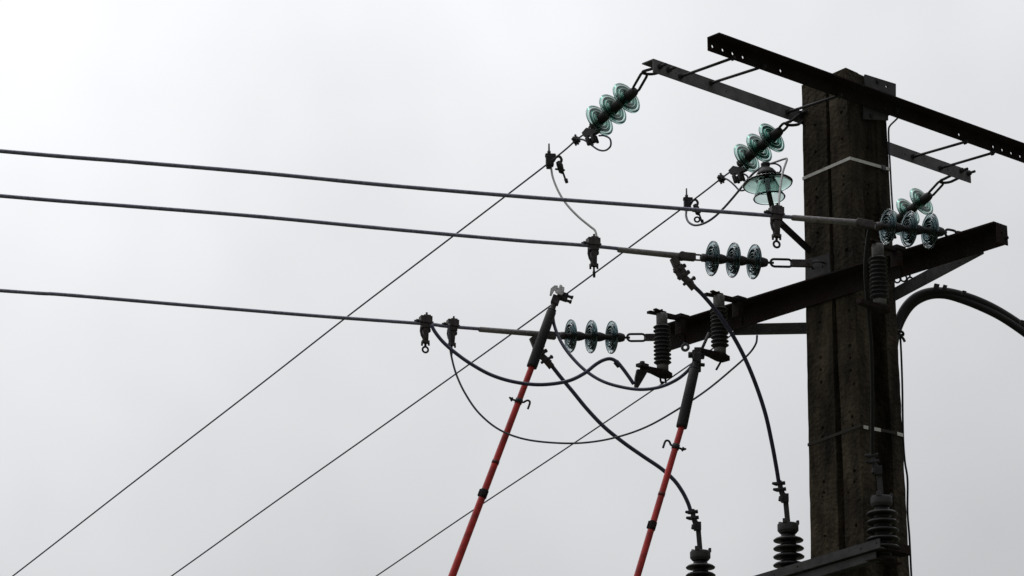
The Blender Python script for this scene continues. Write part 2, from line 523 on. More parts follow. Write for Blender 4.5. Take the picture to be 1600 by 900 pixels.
# ------------------------------------------------------------------ lower crossarm (angle iron, two flat braces, gusset)
lower = thing('lower_crossarm', 'heavy black angle beam crossing the pole face at mid height with grey side braces', 'crossarm', W(-0.05, 0.17, 6.36))
bR = ab(onA(1573, 365, 0))[1]
bL = ab(onA(1043, 527, 0))[1]
def za(b): return 6.430 - 0.004 * (b + 1.04)
AWEB, ALEG, ATH = 0.118, 0.10, 0.009
def zbot(b): return 6.325 - 0.014 * (b + 1.04)
s = MB()
rg = []
for b in (bR, 0.0, 0.8, bL):
    zt_, zb_ = za(b), zbot(b)
    rg.append([W(x, b, z) for x, z in ((-0.004, zb_), (-0.004 - ATH, zb_), (-0.004 - ATH, zt_ - ATH), (-0.004 - ALEG, zt_ - ATH), (-0.004 - ALEG, zt_), (-0.004, zt_))])
s.quadring(rg, smooth=False)
s.build('beam', M_BLACKSTEEL, lower)
s = MB()
s.plate([(0, 0), (0.088, 0), (0.088, -0.108), (0, -0.108)], [(0.05, -0.05, 0.007)], W(-0.002, bR - 0.001, za(bR) - 0.004), -AX, UP, -BX * 0.006)
s.cyl(W(-0.02, bR, zbot(bR) + 0.03), W(-0.02, bR - 0.02, zbot(bR) + 0.03), 0.01, 8)
s.build('end_plate', M_BLACKSTEEL, lower)
def brace(p, q, h, th, m_, lip=True):
    s = MB()
    d = (Vector(q) - Vector(p)).normalized()
    n = d.cross(UP).normalized()
    up = n.cross(d)
    s.bar(p, q, up * h / 2, n * th / 2)
    # narrow bottom flange makes it an angle
    r0, r1 = Vector(p).lerp(Vector(q), 0.3), Vector(p).lerp(Vector(q), 0.98)
    if lip: s.bar(r0 - up * (h / 2 - th / 2) + n * (th / 2 + 0.012), r1 - up * (h / 2 - th / 2) + n * (th / 2 + 0.012), up * th / 2, n * 0.012)
    return s.build('brace', m_, lower)
pz = onA(1146, 515, 0.012)
qz = onB(1262, 503, wb(6.3) + 0.006)
brace(pz + UP * 0.00, W(wa(6.3) * 0.6, wb(6.3) + 0.010, qz.z + 0.005), 0.066, 0.007, M_GREYSTEEL)
p1, q1 = onA(1536, 386, 0.012), onB(1396, 461, -0.018)
brace(p1, q1 + (q1 - p1).normalized() * 0.0, 0.075, 0.007, M_GREYSTEEL, False)
# gusset on the left face that holds the middle string
s = MB()
p0 = onA(1262, 410, -0.002)
def loc3(px, py):
    q = onA(px, py, -0.002); return ((q - p0).dot(BX), q.z - p0.z)
s.plate([loc3(*q) for q in ((1261, 406), (1297, 396), (1299, 427), (1261, 438))], [(*loc3(1287, 417), 0.006)], p0, BX, UP, -AX * 0.008)
gs = s.build('gusset_plate', M_GREYSTEEL, lower)
s = MB()
e0 = onA(1288, 411, -0.012)
s.tube(spline([e0, e0 - AX * 0.03, onA(1272, 409, -0.05), onA(1268, 414, -0.03), onA(1270, 420, -0.012)], 6), 0.006, 8)
s.build('hook_bolt', M_IRON, gs)
# ------------------------------------------------------------------ right-hand cluster behind the arm: stay bracket and bolts
for px, py in ((1402, 437), (1412, 435), (1422, 438)):
    p = onY(px, py, 15.05)
    s = MB()
    s.torus(p, (0.3, 1, 0.2), 0.017, 0.0055, 14, 6)
    s.cyl(p + UP * 0.02, p + UP * 0.07, 0.006, 6)
    s.build('eye_bolt', M_IRON, lower)

# ------------------------------------------------------------------ insulator strings
DISC_R = 0.096
gp = [(0.0285, 0.0045), (0.05, 0.0036), (0.075, 0.0026), (0.088, 0.0016), (0.094, -0.0004), (0.097, -0.005), (0.0965, -0.011), (0.0935, -0.0135), (0.09, -0.012), (0.0885, -0.006), (0.086, -0.0015), (0.0745, -0.001), (0.0737, -0.0025), (0.07323, -0.00881), (0.07188, -0.01417), (0.06987, -0.01774), (0.0675, -0.019), (0.06513, -0.01774), (0.06312, -0.01417), (0.06177, -0.00881), (0.0613, -0.0025), (0.06, -0.001), (0.056, -0.0008), (0.0547, -0.0025), (0.05423, -0.0092), (0.05288, -0.01487), (0.05087, -0.01867), (0.0485, -0.02), (0.04613, -0.01867), (0.04412, -0.01487), (0.04277, -0.0092), (0.0423, -0.0025), (0.041, -0.001), (0.04, -0.0025), (0.0394, -0.01), (0.03775, -0.01549), (0.0355, -0.0175), (0.03325, -0.01549), (0.0316, -0.01), (0.031, -0.0025), (0.0285, -0.002)]
d0 = MB().lathe(gp, seg=56, closed=True)
proto_root = bpy.data.objects.new('glass_disc', None)
def disc_mesh(): return d0
tmp = MB(); 
disc = d0.build('glass_disc', M_GLASS)
capm = MB().lathe([(0, .072), (.014, .072), (.020, .069), (.0235, .062), (.0262, .050), (.0278, .046), (.0282, .016), (.0285, .006), (.0285, -.004), (.024, -.010), (.018, -.012), (.0155, -.016), (.0155, -.048), (.020, -.052), (.020, -.064), (0, -.066)], seg=24)
cap = capm.build('metal_cap', M_IRON, disc)
pinm = MB().cyl((0.026, 0, .06), (0.036, 0, .06), 0.006, 8)
pinm.build('lock_pin', M_IRON, disc) if False else pinm.bm.free()

first_disc = [True]
disc_clear = disc.data.copy(); disc_clear.name = 'glass_disc_clear'; disc_clear.materials[0] = M_CLEAR
def insulator_string(label, group, anchor, d1, d3, end, side, chain=True):
    clear = not chain
    axis = (d1 - d3).normalized()
    sp = (d1 - d3).length / 2
    root = thing('insulator_string', label, 'insulator', d1, group, False)
    q = axis.to_track_quat('Z', 'Y')
    root.rotation_mode = 'QUATERNION'
    root.rotation_quaternion = q
    Rm = q.to_matrix().transposed()
    def L(p): return Rm @ (Vector(p) - d1)
    sd = Rm @ Vector(side)
    for k in range(3):
        if first_disc[0]:
            dd = disc; first_disc[0] = False
        else:
            dd = copy_tree(disc)
        dd.parent = root
        if clear: dd.data = disc_clear
        dd.location = (0, 0, -sp * k)
    top = Vector((0, 0, 0.068))
    A_ = L(anchor)
    s = MB()
    ln = (A_ - top).length
    if chain:
        s.stadium(top - Vector((0, 0, 0.006)), A_, sd, 0.0185, 0.0075)
        s.build('chain_link', M_IRON, root)
    else:
        s.cyl(top - Vector((0, 0, 0.005)), top.lerp(A_, 0.14), 0.007, 8)
        s.stadium(top.lerp(A_, 0.08), top.lerp(A_, 0.52), sd, 0.021, 0.007)
        s.build('chain_link', M_IRON, root)
        s = MB()
        w = sd.normalized() * 0.019
        dd_ = (A_ - top).normalized()
        n_ = dd_.cross(w).normalized() * 0.014
        s.bar(top.lerp(A_, 0.50), top.lerp(A_, 0.92), w, n_)
        s.cyl(top.lerp(A_, 0.85) - n_ * 1.6, top.lerp(A_, 0.85) + n_ * 1.6, 0.009, 8)
        s.build('tongue', M_FITTING, root)
    E_ = L(end)
    bot = Vector((0, 0, -2 * sp - 0.052))
    s = MB()
    s.lathe([(0, 0), (.016, 0), (.023, -.004), (.023, -.028), (.014, -.036), (0, -.036)], bot + Vector((0, 0, 0.012)), (0, 0, 1), 14)
    w = sd.normalized() * 0.015
    for sg in (-1, 1):
        s.tube([bot - Vector((0, 0, 0.015)) + w * sg * .7, bot.lerp(E_, 0.5) + w * sg, E_ + w * sg], 0.0055, 6)
    s.build('clevis', M_FITTING, root)
    return root

# the three thick lines: anchor points
ATT1, ATT2, ATT3 = W(-0.05, -0.75, 6.46), W(-0.05, 0.10, 6.48), W(-0.05, 1.40, 6.35)
LP = {1: line_plane(ATT1), 2: line_plane(ATT2), 3: line_plane(ATT3)}
G_TOP = 'green glass insulator strings hanging from the upper beams'
G_LOW = 'glass insulator strings holding the thick lines'
PA = {1: -1.135, 2: -0.16, 3: 1.40}
def T(k, px, py): return onA(px, py, PA[k])
insulator_string('green glass string hanging in open sky from the crossarm end farthest from the pole', G_TOP,
                 T(1, 1008, 114), T(1, 980, 152), T(1, 938, 187), T(1, 924, 200), DX)
insulator_string('green glass string beside the pole top, directly above the bell shaped pin insulator', G_TOP,
                 T(2, 1229, 193), T(2, 1207, 214), T(2, 1168, 246), T(2, 1157, 258), DX)
insulator_string('green glass string under the upper crossarm, its lower discs hidden by another string', G_TOP,
                 T(3, 1472, 284), T(3, 1441, 314), T(3, 1399, 346), T(3, 1388, 355), DX)
insulator_string('clear glass string on the topmost thick line, overlapping a green string', G_LOW,
                 LP[1](1515, 371), LP[1](1455, 361), LP[1](1389, 355), LP[1](1366, 353), UP, False)
insulator_string('clear glass string hooked to the gusset plate, ending the middle thick line', G_LOW,
                 LP[2](1274, 412), LP[2](1180, 409), LP[2](1115, 404), LP[2](1086, 402), UP, False)
insulator_string('clear glass string beside the pale clawed red stick, ending the lowest thick line', G_LOW,
                 LP[3](1040, 527), LP[3](957.5, 527), LP[3](893.5, 525), LP[3](872, 524), UP, False)

# U-bolts through the rear beam's web that carry the three upper strings
for k, (cx, cy) in {1: (1037, 107), 2: (1256, 180), 3: (1507, 269)}.items():
    cw = onB(cx, cy, WBT)
    ring_p = T(k, *{1: (1008, 114), 2: (1229, 193), 3: (1472, 284)}[k])
    half = 0.034
    d_ = ring_p - cw
    f_ = (BX * d_.dot(BX) + UP * d_.z).normalized()
    ln = d_.dot(f_)
    ca = cw + AX * d_.dot(AX) * 0.0
    shift = AX * d_.dot(AX)
    pts = [cw + AX * half - BX * 0.052, cw + AX * half]
    for q in range(9):
        a = math.pi * q / 8
        pts.append(cw + shift * (0.6 + 0.4 * math.sin(a)) + f_ * (ln - half + math.sin(a) * half + 0.008) + AX * math.cos(a) * half)
    pts += [cw - AX * half, cw - AX * half - BX * 0.052]
    ub = MB().tube(pts, 0.0085, 8).build('u_bolt', M_IRON, upper)
    for sg in (-1, 1):
        MB().lathe([(0, 0), (0.017, 0), (0.017, 0.013), (0, 0.013)], cw + AX * half * sg - BX * 0.016, BX, 6, smooth=False).build('nut', M_IRON, ub)

# ------------------------------------------------------------------ thick lines with sleeves, dead-end clamps and lugs
G_LINE = 'thick power lines leaving the pole'
def far_pts(k, pix):
    pts = [LP[k](*p) for p in pix]
    d = (pts[-1] - pts[-2]); d = d / math.hypot(d.x, d.y)
    for n_ in (2.0, 4.0, 6.0, 8.0):
        pts.append(pts[-1] + d * 2.0 + UP * 0.01 * n_)
    return pts
def power_line(k, label, pix, sl, clamp, lug):
    e = LP[k](*sl[1])
    root = thing('power_line', label, 'power line', e, G_LINE)
    s = MB()
    jr = random.Random(k)
    pts = spline(far_pts(k, pix), 14)
    s.tube(pts, [0.0101 + jr.gauss(0, .00018) for _ in pts], 10)
    s.build('strand', M_ALU, root)
    s = MB()
    ps = [LP[k](*q) for q in sl]
    dd = (ps[1] - ps[0]).normalized()
    s.tube([ps[0], ps[0] + dd * 0.008, ps[0].lerp(ps[1], .5) , ps[1]], [0.0125, 0.0158, 0.0162, 0.0175], 12)
    s.build('dead_end_sleeve', M_SLEEVE, root)
    s = MB()
    c0, c1 = LP[k](*clamp[0]), LP[k](*clamp[1])
    d = (c1 - c0).normalized(); u = d.cross(UP).normalized()
    s.bar(c0, c1, UP * 0.021, u * 0.018)
    s.cyl(c0.lerp(c1, 0.1) - u * 0.02, c0.lerp(c1, 0.1) + u * 0.02, 0.024, 12)
    s.build('dead_end_clamp', M_FITTING, root, bevel=0.004)
    if lug:
        s = MB()
        pl_ = [LP[k](*q) for q in lug]
        d = (pl_[-1] - pl_[0]).normalized(); u = d.cross(DN).normalized()
        s.bar(pl_[0], pl_[1], u * 0.021, DN * 0.016)
        s.bar(pl_[1], pl_[2], u * 0.028, DN * 0.014)
        s.bar(pl_[2], pl_[3], u * 0.017, DN * 0.014)
        for a_, b_, r_ in ((1, 2, .25), (1, 2, .8), (2, 3, .6)):
            c = pl_[a_].lerp(pl_[b_], r_)
            s.cyl(c - u * 0.042, c + u * 0.036, 0.009, 8)
            s.lathe([(0, 0), (.013, 0), (.013, .012), (0, .012)], c - u * 0.046, u, 6, smooth=False)
            s.cyl(c - DN * 0.022, c + DN * 0.022, 0.011, 8)
        s.cyl(pl_[2].lerp(pl_[3], .5), pl_[3] + d * 0.03, 0.02, 12)
        s.build('jumper_lug', M_FITTING, root, bevel=0.003)
    return root
power_line(1, 'topmost thick power line, passing in front of the pole', [(1350, 348), (1213, 337.5), (1000, 321), (800, 306), (600, 289), (400, 269.5), (200, 252.5), (0, 236)],
           ((1237, 340), (1338, 348)), ((1340, 348), (1364, 352)), None)
power_line(2, 'middle thick power line, ending on the glass string at the gusset plate', [(1060, 399), (927, 384.5), (800, 375), (600, 357), (400, 338), (200, 322), (0, 306)],
           ((965, 390), (1062, 400)), ((1063, 400), (1086, 402)), ((1052, 402), (1058, 416), (1069, 434), (1080, 444)))
power_line(3, 'lowest thick power line, ending behind the black sleeve of a red stick', [(848, 521), (706, 510.5), (664, 506), (500, 494), (300, 477.5), (100, 460.5), (0, 454)],
           ((748, 514.5), (842, 522)), ((845, 522), (868, 525)), ((832, 526), (838, 541), (846, 556), (858, 567)))

# ------------------------------------------------------------------ thin line wires of the upper level
G_WIRE = 'thin wires descending from the upper crossarm'
def line_wire(k, label, pix, clamp, conn, tail):
    pts = [T(k, *p) for p in pix]
    d = pts[-1] - pts[-2]; d = d / d.length
    for n_ in range(1, 6):
        pts.append(pts[-1] + d * 1.5 + UP * 0.012 * n_)
    root = thing('line_wire', label, 'power line', pts[0], G_WIRE)
    MB().tube(spline(pts, 5), 0.0049, 8).build('strand', M_THIN, root)
    if clamp:
        s = MB()
        c0, c1 = T(k, *clamp[0]), T(k, *clamp[1])
        d = (c1 - c0).normalized(); u = d.cross(AX).normalized()
        if u.z > 0: u = -u
        n = AX * 0.013
        s.plate([(-0.012, -0.012), (0.03, -0.018), (0.062, 0.012), (0.085, 0.03), (0.11, 0.05), (0.10, 0.062), (0.05, 0.05), (0.02, 0.034), (-0.005, 0.022)], [], c0 - n, d, u, n * 2)
        for x, y in ((0.085, 0.075), (0.045, 0.062)):
            p = c0 + d * (x - 0.03) + u * y
            s.cyl(p - u * 0.02 - n, p + u * 0.03 - n, 0.013, 8)
            s.cyl(p - u * 0.02 + n, p + u * 0.026 + n, 0.009, 8)
        s.build('strain_clamp', M_IRON, root, bevel=0.002)
    if conn:
        c = T(k, *conn)
        s = MB()
        s.box(c, d * 0.016, AX * 0.014, d.cross(AX).normalized() * 0.017)
        u = d.cross(AX).normalized()
        s.cyl(c - u * 0.034 + d * 0.006, c + u * 0.034 + d * 0.006, 0.007, 8)
        s.cyl(c - u * 0.03 - d * 0.011, c + u * 0.032 - d * 0.011, 0.006, 8)
        s.cyl(c - AX * 0.03, c + AX * 0.03, 0.008, 8)
        s.build('groove_clamp', M_IRON, root, bevel=0.002)
    if tail:
        MB().tube(spline([T(k, *q) for q in tail], 8), 0.0052, 8).build('tail_loop', M_THIN, root)
    return root
line_wire(1, 'thin wire descending from the green string that hangs in open sky', [(920, 205), (900, 219), (862, 251), (700, 375), (550, 489), (400, 606), (200, 760), (20, 900)],
          ((914, 209), (925, 199)), (900, 219), [(903, 217), (913, 219), (923, 226), (935, 234), (946, 235), (954, 228), (953, 217), (944, 212), (936, 212)])
line_wire(2, 'thin wire descending from the green string above the bell shaped insulator', [(1152, 261), (1128, 278), (1076, 318), (880, 463), (760, 550), (600, 664), (430, 784), (268, 900)],
          ((1143, 268), (1154, 259)), (1127, 279), [(1131, 278), (1139, 282), (1148, 290), (1155, 297), (1163, 297), (1170, 290), (1168, 276), (1160, 271)])
line_wire(3, 'thin wire that passes behind the pole and the red sticks as it descends', [(1386, 352), (1230, 461), (1082, 567), (960, 650), (860, 717), (720, 810), (588, 900)],
          ((1380, 357), (1390, 350)), None, None)

# ------------------------------------------------------------------ live-line clamps on the thick lines
def live_clamp(ring):
    """local frame: conductor along X through the origin, Z up"""
    r = bpy.data.objects.new('live_line_clamp', None); COL.objects.link(r)
    s = MB()
    s.box((0, 0, 0.022), (0.034, 0, 0), (0, 0.026, 0), (0, 0, 0.021))
    s.box((0.006, 0, 0.047), (0.020, 0, 0), (0, 0.02, 0), (0, 0, 0.004))
    s.box((0, 0, -0.014), (0.026, 0, 0), (0, 0.022, 0), (0, 0, 0.0135))
    s.quadring([[Vector((x * hx_, y * hy_, z)) for x, y in ((-1, -1), (1, -1), (1, 1), (-1, 1))] for z, hx_, hy_ in ((-0.029, 0.017, 0.020), (-0.06, 0.015, 0.017), (-0.10, 0.014, 0.015))], smooth=False)
    s.box((0, 0, -0.107), (0.022, 0, 0), (0, 0.014, 0), (0, 0, 0.008))
    s.tube([(-0.024, 0, -0.02), (-0.027, 0, -0.045), (-0.022, 0, -0.07), (-0.010, 0, -0.092)], [0.009, 0.008, 0.007, 0.006], 8)
    s.box((0.02, 0, -0.038), (0.008, 0, 0), (0, 0.012, 0), (0, 0, 0.010))
    s.build('body', M_FITTING, r, bevel=0.004)
    s = MB()
    s.cyl((-0.066, 0, 0.012), (0.045, 0, 0.012), 0.007, 8)
    s.lathe([(0, 0), (.013, 0), (.013, .014), (0, .014)], (-0.055, 0, 0.012), (1, 0, 0), 6, smooth=False)
    s.build('clamp_bolt', M_IRON, r)
    for p_, q_ in (((-0.02, 0, -0.112), (-0.02, 0, -0.13)), ((0.02, 0, -0.112), (0.02, 0, -0.126)), ((0.006, 0, 0.05), (0.006, 0, 0.068))):
        MB().cyl(p_, q_, 0.006, 8).build('stud', M_IRON, r)
    s = MB()
    if ring:
        s.cyl((0, 0, -0.112), (0, 0, -0.135), 0.0075, 8)
        s.torus((0, 0, -0.152), (0, 1, 0), 0.0165, 0.006, 16, 8)
        s.build('eye_screw', M_IRON, r)
    else:
        s.tube([(0, 0, -0.112), (0, 0, -0.14), (0, 0, -0.145), (0, 0, -0.175)], [0.006, 0.006, 0.009, 0.007], 8)
        s.build('eye_screw', M_IRON, r)
    return r
cl_ring, cl_rod = live_clamp(True), live_clamp(False)
used = set()
G_CL = 'live line clamps on the thick lines'
def place_clamp(proto, p, rz, label, sc=1.0, tilt=0.0):
    o = proto if proto.name not in used else copy_tree(proto)
    used.add(proto.name)
    o.location = p
    o.rotation_euler = (0, tilt, rz)
    o.scale = (sc, sc, sc)
    o['label'] = label; o['category'] = 'line clamp'; o['group'] = G_CL
    return o
RZ = math.atan2(-DX.y, -DX.x)
K5, K6, K2, K4 = LP[3](665, 506), LP[3](707, 511), LP[2](927, 384.5), LP[1](1213, 337)
place_clamp(cl_ring, K5, RZ, 'brown line clamp with eye ring, outermost on the lowest thick line')
place_clamp(cl_rod, K6, RZ, 'brown line clamp beside the eye ring clamp on the lowest thick line', 0.95, 0.03)
place_clamp(cl_rod, K2, RZ, 'brown line clamp hanging on the middle thick line under a grey jumper', 1.0, -0.02)
place_clamp(cl_ring, K4, RZ, 'brown line clamp on the topmost thick line below the bell shaped insulator', 1.03, 0.02)

# small hot-stick clamps on the thin wires
def tap_clamp():
    r = bpy.data.objects.new('tap_clamp', None); COL.objects.link(r)
    s = MB()
    s.box((0, 0, 0.0), (0.022, 0, 0), (0, 0.018, 0), (0, 0, 0.030))
    s.box((0.004, 0, 0.034), (0.030, 0, 0), (0, 0.014, 0), (0, 0, 0.010))
    s.box((-0.004, 0, -0.032), (0.015, 0, 0), (0, 0.014, 0), (0, 0, 0.012))
    s.build('body', M_IRON, r, bevel=0.004)
    s = MB()
    s.tube([(-0.004, 0, 0.03), (-0.004, 0, 0.06), (-0.004, 0, 0.062), (-0.004, 0, 0.105)], [0.010, 0.010, 0.0055, 0.0045], 8)
    s.build('stud', M_IRON, r)
    s = MB()
    s.tube(spline([(0.02, 0, 0.0), (0.035, 0, 0.025), (0.055, 0, 0.03), (0.066, 0, 0.012), (0.060, 0, -0.01)], 5), 0.008, 8)
    s.tube([(0.045, 0, 0.0), (0.056, 0, -0.02), (0.066, 0, -0.06), (0.074, 0, -0.066)], [0.012, 0.019, 0.016, 0.010], 8)
    s.cyl((0.03, 0, -0.045), (0.085, 0, -0.05), 0.006, 8)
    s.tube([(0.074, 0, -0.064), (0.086, 0, -0.10), (0.09, 0, -0.104), (0.096, 0, -0.125)], [0.006, 0.006, 0.011, 0.009], 8)
    s.build('hook_body', M_IRON, r)
    return r
tp = tap_clamp()
K1, K3 = T(1, 859, 252), T(2, 1074, 319)
tp.location = K1; tp.rotation_euler = (0, 0, 0.1)
tp['label'] = 'small dark clamp on a thin wire in open sky, grey jumper hanging from it'; tp['category'] = 'line clamp'; tp['group'] = 'small clamps on the descending wires'
t2 = copy_tree(tp); t2.location = K3; t2.scale = (0.92,) * 3; t2.rotation_euler = (0, 0.0, 0.1)
MB().torus((0.060, 0, -0.10), (0.1, 1, 0), 0.016, 0.006, 16, 8).build('eye_ring', M_IRON, t2)
t2['label'] = 'smaller dark clamp on a thin wire, touching the topmost thick line'

# ------------------------------------------------------------------ bell-shaped pin insulator
PB = 0.30
pin = thing('pin_insulator', 'large bell shaped green glass pin insulator on a bent black bracket beside the pole', 'insulator', onB(1262, 390, PB))
ctr = onB(1199, 283, PB)
tilt = (onB(1196, 250, PB) - onB(1203, 320, PB)).normalized()
ax_ = (tilt + Vector((0, 0.13, 0))).normalized()
s = MB()
s.lathe([(.034, .055), (.050, .030), (.075, .014), (.108, .003), (.132, -.008), (.140, -.015), (.137, -.022), (.129, -.020), (.100, -.009), (.075, -.002), (.060, .004), (.046, .020), (.036, .040), (.030, .050)], ctr, ax_, 56, closed=True)
s.build('upper_skirt', M_BELL, pin)
s = MB()
s.lathe([(.030, .030), (.052, -.004), (.062, -.034), (.074, -.068), (.086, -.094), (.090, -.101), (.087, -.106), (.080, -.100), (.069, -.072), (.056, -.038), (.046, -.008), (.028, .018)], ctr, ax_, 48, closed=True)
s.build('lower_skirt', M_BELL, pin)
s = MB()
s.lathe([(0, .112), (.018, .112), (.026, .106), (.026, .094), (.021, .088), (.024, .080), (.042, .066), (.056, .046), (.062, .034), (.060, .030), (.040, .034), (.028, .050), (0, .05)], ctr, ax_, 28)
s.build('head', M_IRON, pin)
s = MB()
pp_ = [ctr + ax_ * 0.045, ctr - ax_ * 0.06, onB(1205, 318, PB), onB(1209, 331, PB), onB(1216, 345, PB), onB(1222, 351, PB)]
s.tube(spline(pp_, 6), 0.0145, 10)
s.build('pin', M_IRON, pin)
s = MB()
b0, b1 = onB(1206, 336, PB), onB(1266, 392, PB)
dd = (b1 - b0).normalized(); uu = dd.cross(BX).normalized()
s.bar(b0, b1, uu * 0.021, BX * 0.005)
s.bar(b0 + uu * 0.018 + BX * 0.0195, b1 + uu * 0.018 + BX * 0.0195, uu * 0.003, BX * 0.0145)
s.build('bracket', M_BLACKSTEEL, pin)

# ------------------------------------------------------------------ jumpers and cables
def cable(name, label, cat, pts, r, m_, group=None, n=8, seg=8):
    o = MB().tube(spline(pts, n), r, seg).build(name, m_, top=True)
    o['label'] = label; o['category'] = cat
    if group: o['group'] = group
    return o
Y = lambda p: p.y
cable('jumper_wire', 'thin grey jumper drooping from a thin wire down to the middle thick line', 'wire',
      pix_path([(861, 262), (864, 278), (873, 300), (886, 320), (903, 338), (921, 353), (930, 361), (933, 376)], Y(K1), Y(K2) + 0.0), 0.0062, M_COPPER)
cable('jumper_wire', 'dark jumper looping below the topmost thick line up to the bell shaped insulator', 'wire',
      pix_path([(1073, 326), (1072, 337), (1076, 347), (1086, 352), (1100, 349), (1115, 340), (1130, 326), (1146, 308), (1160, 291), (1176, 272), (1190, 262), (1199, 259)], Y(K3), Y(ctr) + 0.02), 0.0066, M_THIN)
cable('jumper_wire', 'bent grey wire from the head of the bell shaped insulator down to a clamp', 'wire',
      pix_path([(1203, 256), (1212, 253), (1227, 248), (1229.5, 249), (1228.5, 253), (1223, 270), (1219, 295), (1216.5, 325)], Y(ctr), Y(K4)), 0.006, M_COPPER, n=5)
cable('tie_wire', 'short dark tie wire curled on the bell shaped insulator head', 'wire',
      pix_path([(1204, 256), (1212, 256), (1219, 260), (1220, 266), (1217, 270), (1214, 269)], Y(ctr) - 0.02, Y(ctr) - 0.06), 0.005, M_THIN)

# ------------------------------------------------------------------ surge arresters under the lower arm
def arrester():
    """local: Z up, top of the cap at z=0, +X towards the beam"""
    r = bpy.data.objects.new('surge_arrester', None); COL.objects.link(r)
    s = MB()
    s.lathe([(0, 0), (.030, 0), (.033, -.004), (.033, -.066), (.030, -.070), (0, -.070)], seg=20)
    s.build('top_cap', M_CAPS, r)
    s = MB()
    n, z0, st = 10, -.074, .0236
    prof = [(0, -.0705), (.036, -.0705)]
    for i in range(n):
        z = z0 - i * st
        prof += [(.039, z), (.0505, z - .007), (.0515, z - .0095), (.050, z - .0115), (.040, z - .0165), (.038, z - .019)]
    prof += [(.036, z0 - n * st), (0, z0 - n * st)]
    s.lathe(prof, seg=28)
    s.build('shed_stack', M_POLY, r)
    zb = z0 - n * st
    s = MB()
    s.lathe([(0, zb - .0005), (.033, zb - .0005), (.035, zb - .004), (.034, zb - .038), (0, zb - .038)], seg=20)
    s.build('bottom_cap', M_CAPS, r)
    s = MB()                                               # top fins and bracket to the beam
    s.lathe([(0, .001), (.028, .001), (.028, .010), (0, .010)], seg=14)
    s.cyl((0, 0, .010), (0, 0, .026), 0.008, 8)
    s.bar((-.065, -.006, .012), (.020, 0, .006), Vector((0, .013, 0)), Vector((0, 0, .005)))
    s.bar((-.07, .04, .004), (-.012, .02, .002), Vector((0, .014, 0)), Vector((0, 0, .008)))
    s.quadring([[Vector((x, y * .020, z + k * h)) for y, k in ((-1, -1), (1, -1), (1, 1), (-1, 1))] for x, z, h in ((.012, -.006, .012), (.06, -.004, .012), (.13, .0, .010))], smooth=False)
    s.build('bracket', M_BLACKSTEEL, r, bevel=0.002)
    s = MB()                                               # beam clamp with hanging stud and eye
    s.box((.165, 0, .012), (.038, 0, 0), (0, .030, 0), (0, 0, .013))
    s.box((.155, 0, -.05), (.022, 0, 0), (0, .026, 0), (0, 0, .048))
    s.cyl((.19, 0, -.02), (.19, 0, -.135), 0.0085, 8)
    s.build('beam_clamp', M_BLACKSTEEL, r, bevel=0.003)
    s = MB()                                               # bottom arm with terminal
    ze = zb - .05
    s.lathe([(0, zb - .0385), (.040, zb - .0385), (.042, zb - .048), (.036, zb - .070), (0, zb - .074)], seg=18)
    s.quadring([[Vector((x, y * wy, z + k * h)) for y, k in ((-1, -1), (1, -1), (1, 1), (-1, 1))] for x, z, h, wy in ((.05, ze - .008, .014, .03), (0.0, ze - .004, .020, .03), (-.08, ze, .016, .02), (-.17, ze + .002, .012, .018))], smooth=False)
    s.cyl((.03, 0, ze), (.065, 0, ze - .004), 0.010, 8)
    s.build('bottom_arm', M_BLACKSTEEL, r, bevel=0.003)
    return r
ar = arrester()
ARS = 0.98
G_AR = 'black ribbed surge arresters bolted under the lower arm'
rzA = math.atan2(AX.y, AX.x)
bA1 = ab(onA(1077, 506, -0.10))[1]; pA1 = onB(1034, 490, bA1)
bA2 = ab(onA(1166, 477, -0.10))[1]; pA2 = onB(1123, 462, bA2)
bA3 = ab(onA(1412, 396, -0.10))[1]; pA3 = onB(1371, 382, bA3)
ars = []
for i, (p, lb) in enumerate(((pA1, 'ribbed black arrester at the far tip of the lower arm, cable clamp on its foot'),
                             (pA2, 'ribbed black arrester with its foot touching the top of a red stick'),
                             (pA3, 'ribbed dark arrester hanging in front of the pole face'))):
    o = ar if i == 0 else copy_tree(ar)
    o.location = p; o.rotation_euler = (0, 0, rzA); o.scale = (ARS,) * 3
    o['label'] = lb; o['category'] = 'surge arrester'; o['group'] = G_AR
    ars.append(o)
def arr_pt(p, x, z, y=0): return p + (AX * x + BX * y + UP * z) * ARS
ZARM = -.074 - .236 - .05
# terminal clamp gripping cable at the first arrester foot, eye ring on the second clamp's stud
G_TC = 'small terminal clamps at the arrester feet'
f1 = arr_pt(pA1, -.165, ZARM)
s_root = thing('terminal_clamp', 'dark wedge terminal clamp gripping the sagging blue cable at an arrester foot', 'terminal clamp', f1)
s = MB()
s.box(f1 + UP * 0.014, AX * 0.03, BX * 0.024, UP * 0.010)
s.lathe([(0, 0), (.016, 0), (.016, .014), (0, .014)], f1 + UP * 0.024, UP, 6, smooth=False)
q0, q1 = f1 - AX * 0.02, onY(994, 606, f1.y)
s.quadring([[c + DX * x * w_ + DN * y * 0.012 for x, y in ((-1, -1), (1, -1), (1, 1), (-1, 1))] for c, w_ in ((f1 - UP * 0.012, 0.034), (f1.lerp(q1, .5), 0.026), (q1, 0.010))], smooth=False)
s.build('body', M_IRON, s_root, bevel=0.003)
for x in (-.012, .03):
    s = MB()
    s.tube(spline([arr_pt(pA1, x - .01, ZARM - .02), arr_pt(pA1, x - .006, ZARM - .05), arr_pt(pA1, x + .006, ZARM - .065), arr_pt(pA1, x + .012, ZARM - .05)], 5), 0.006, 8)
    s.build('bail', M_IRON, s_root)
e1 = arr_pt(pA1, .19, -.150)
s_ = thing('eye_ring', 'pale eye ring hanging below the lower arm between two ribbed arresters', 'eye ring', e1)
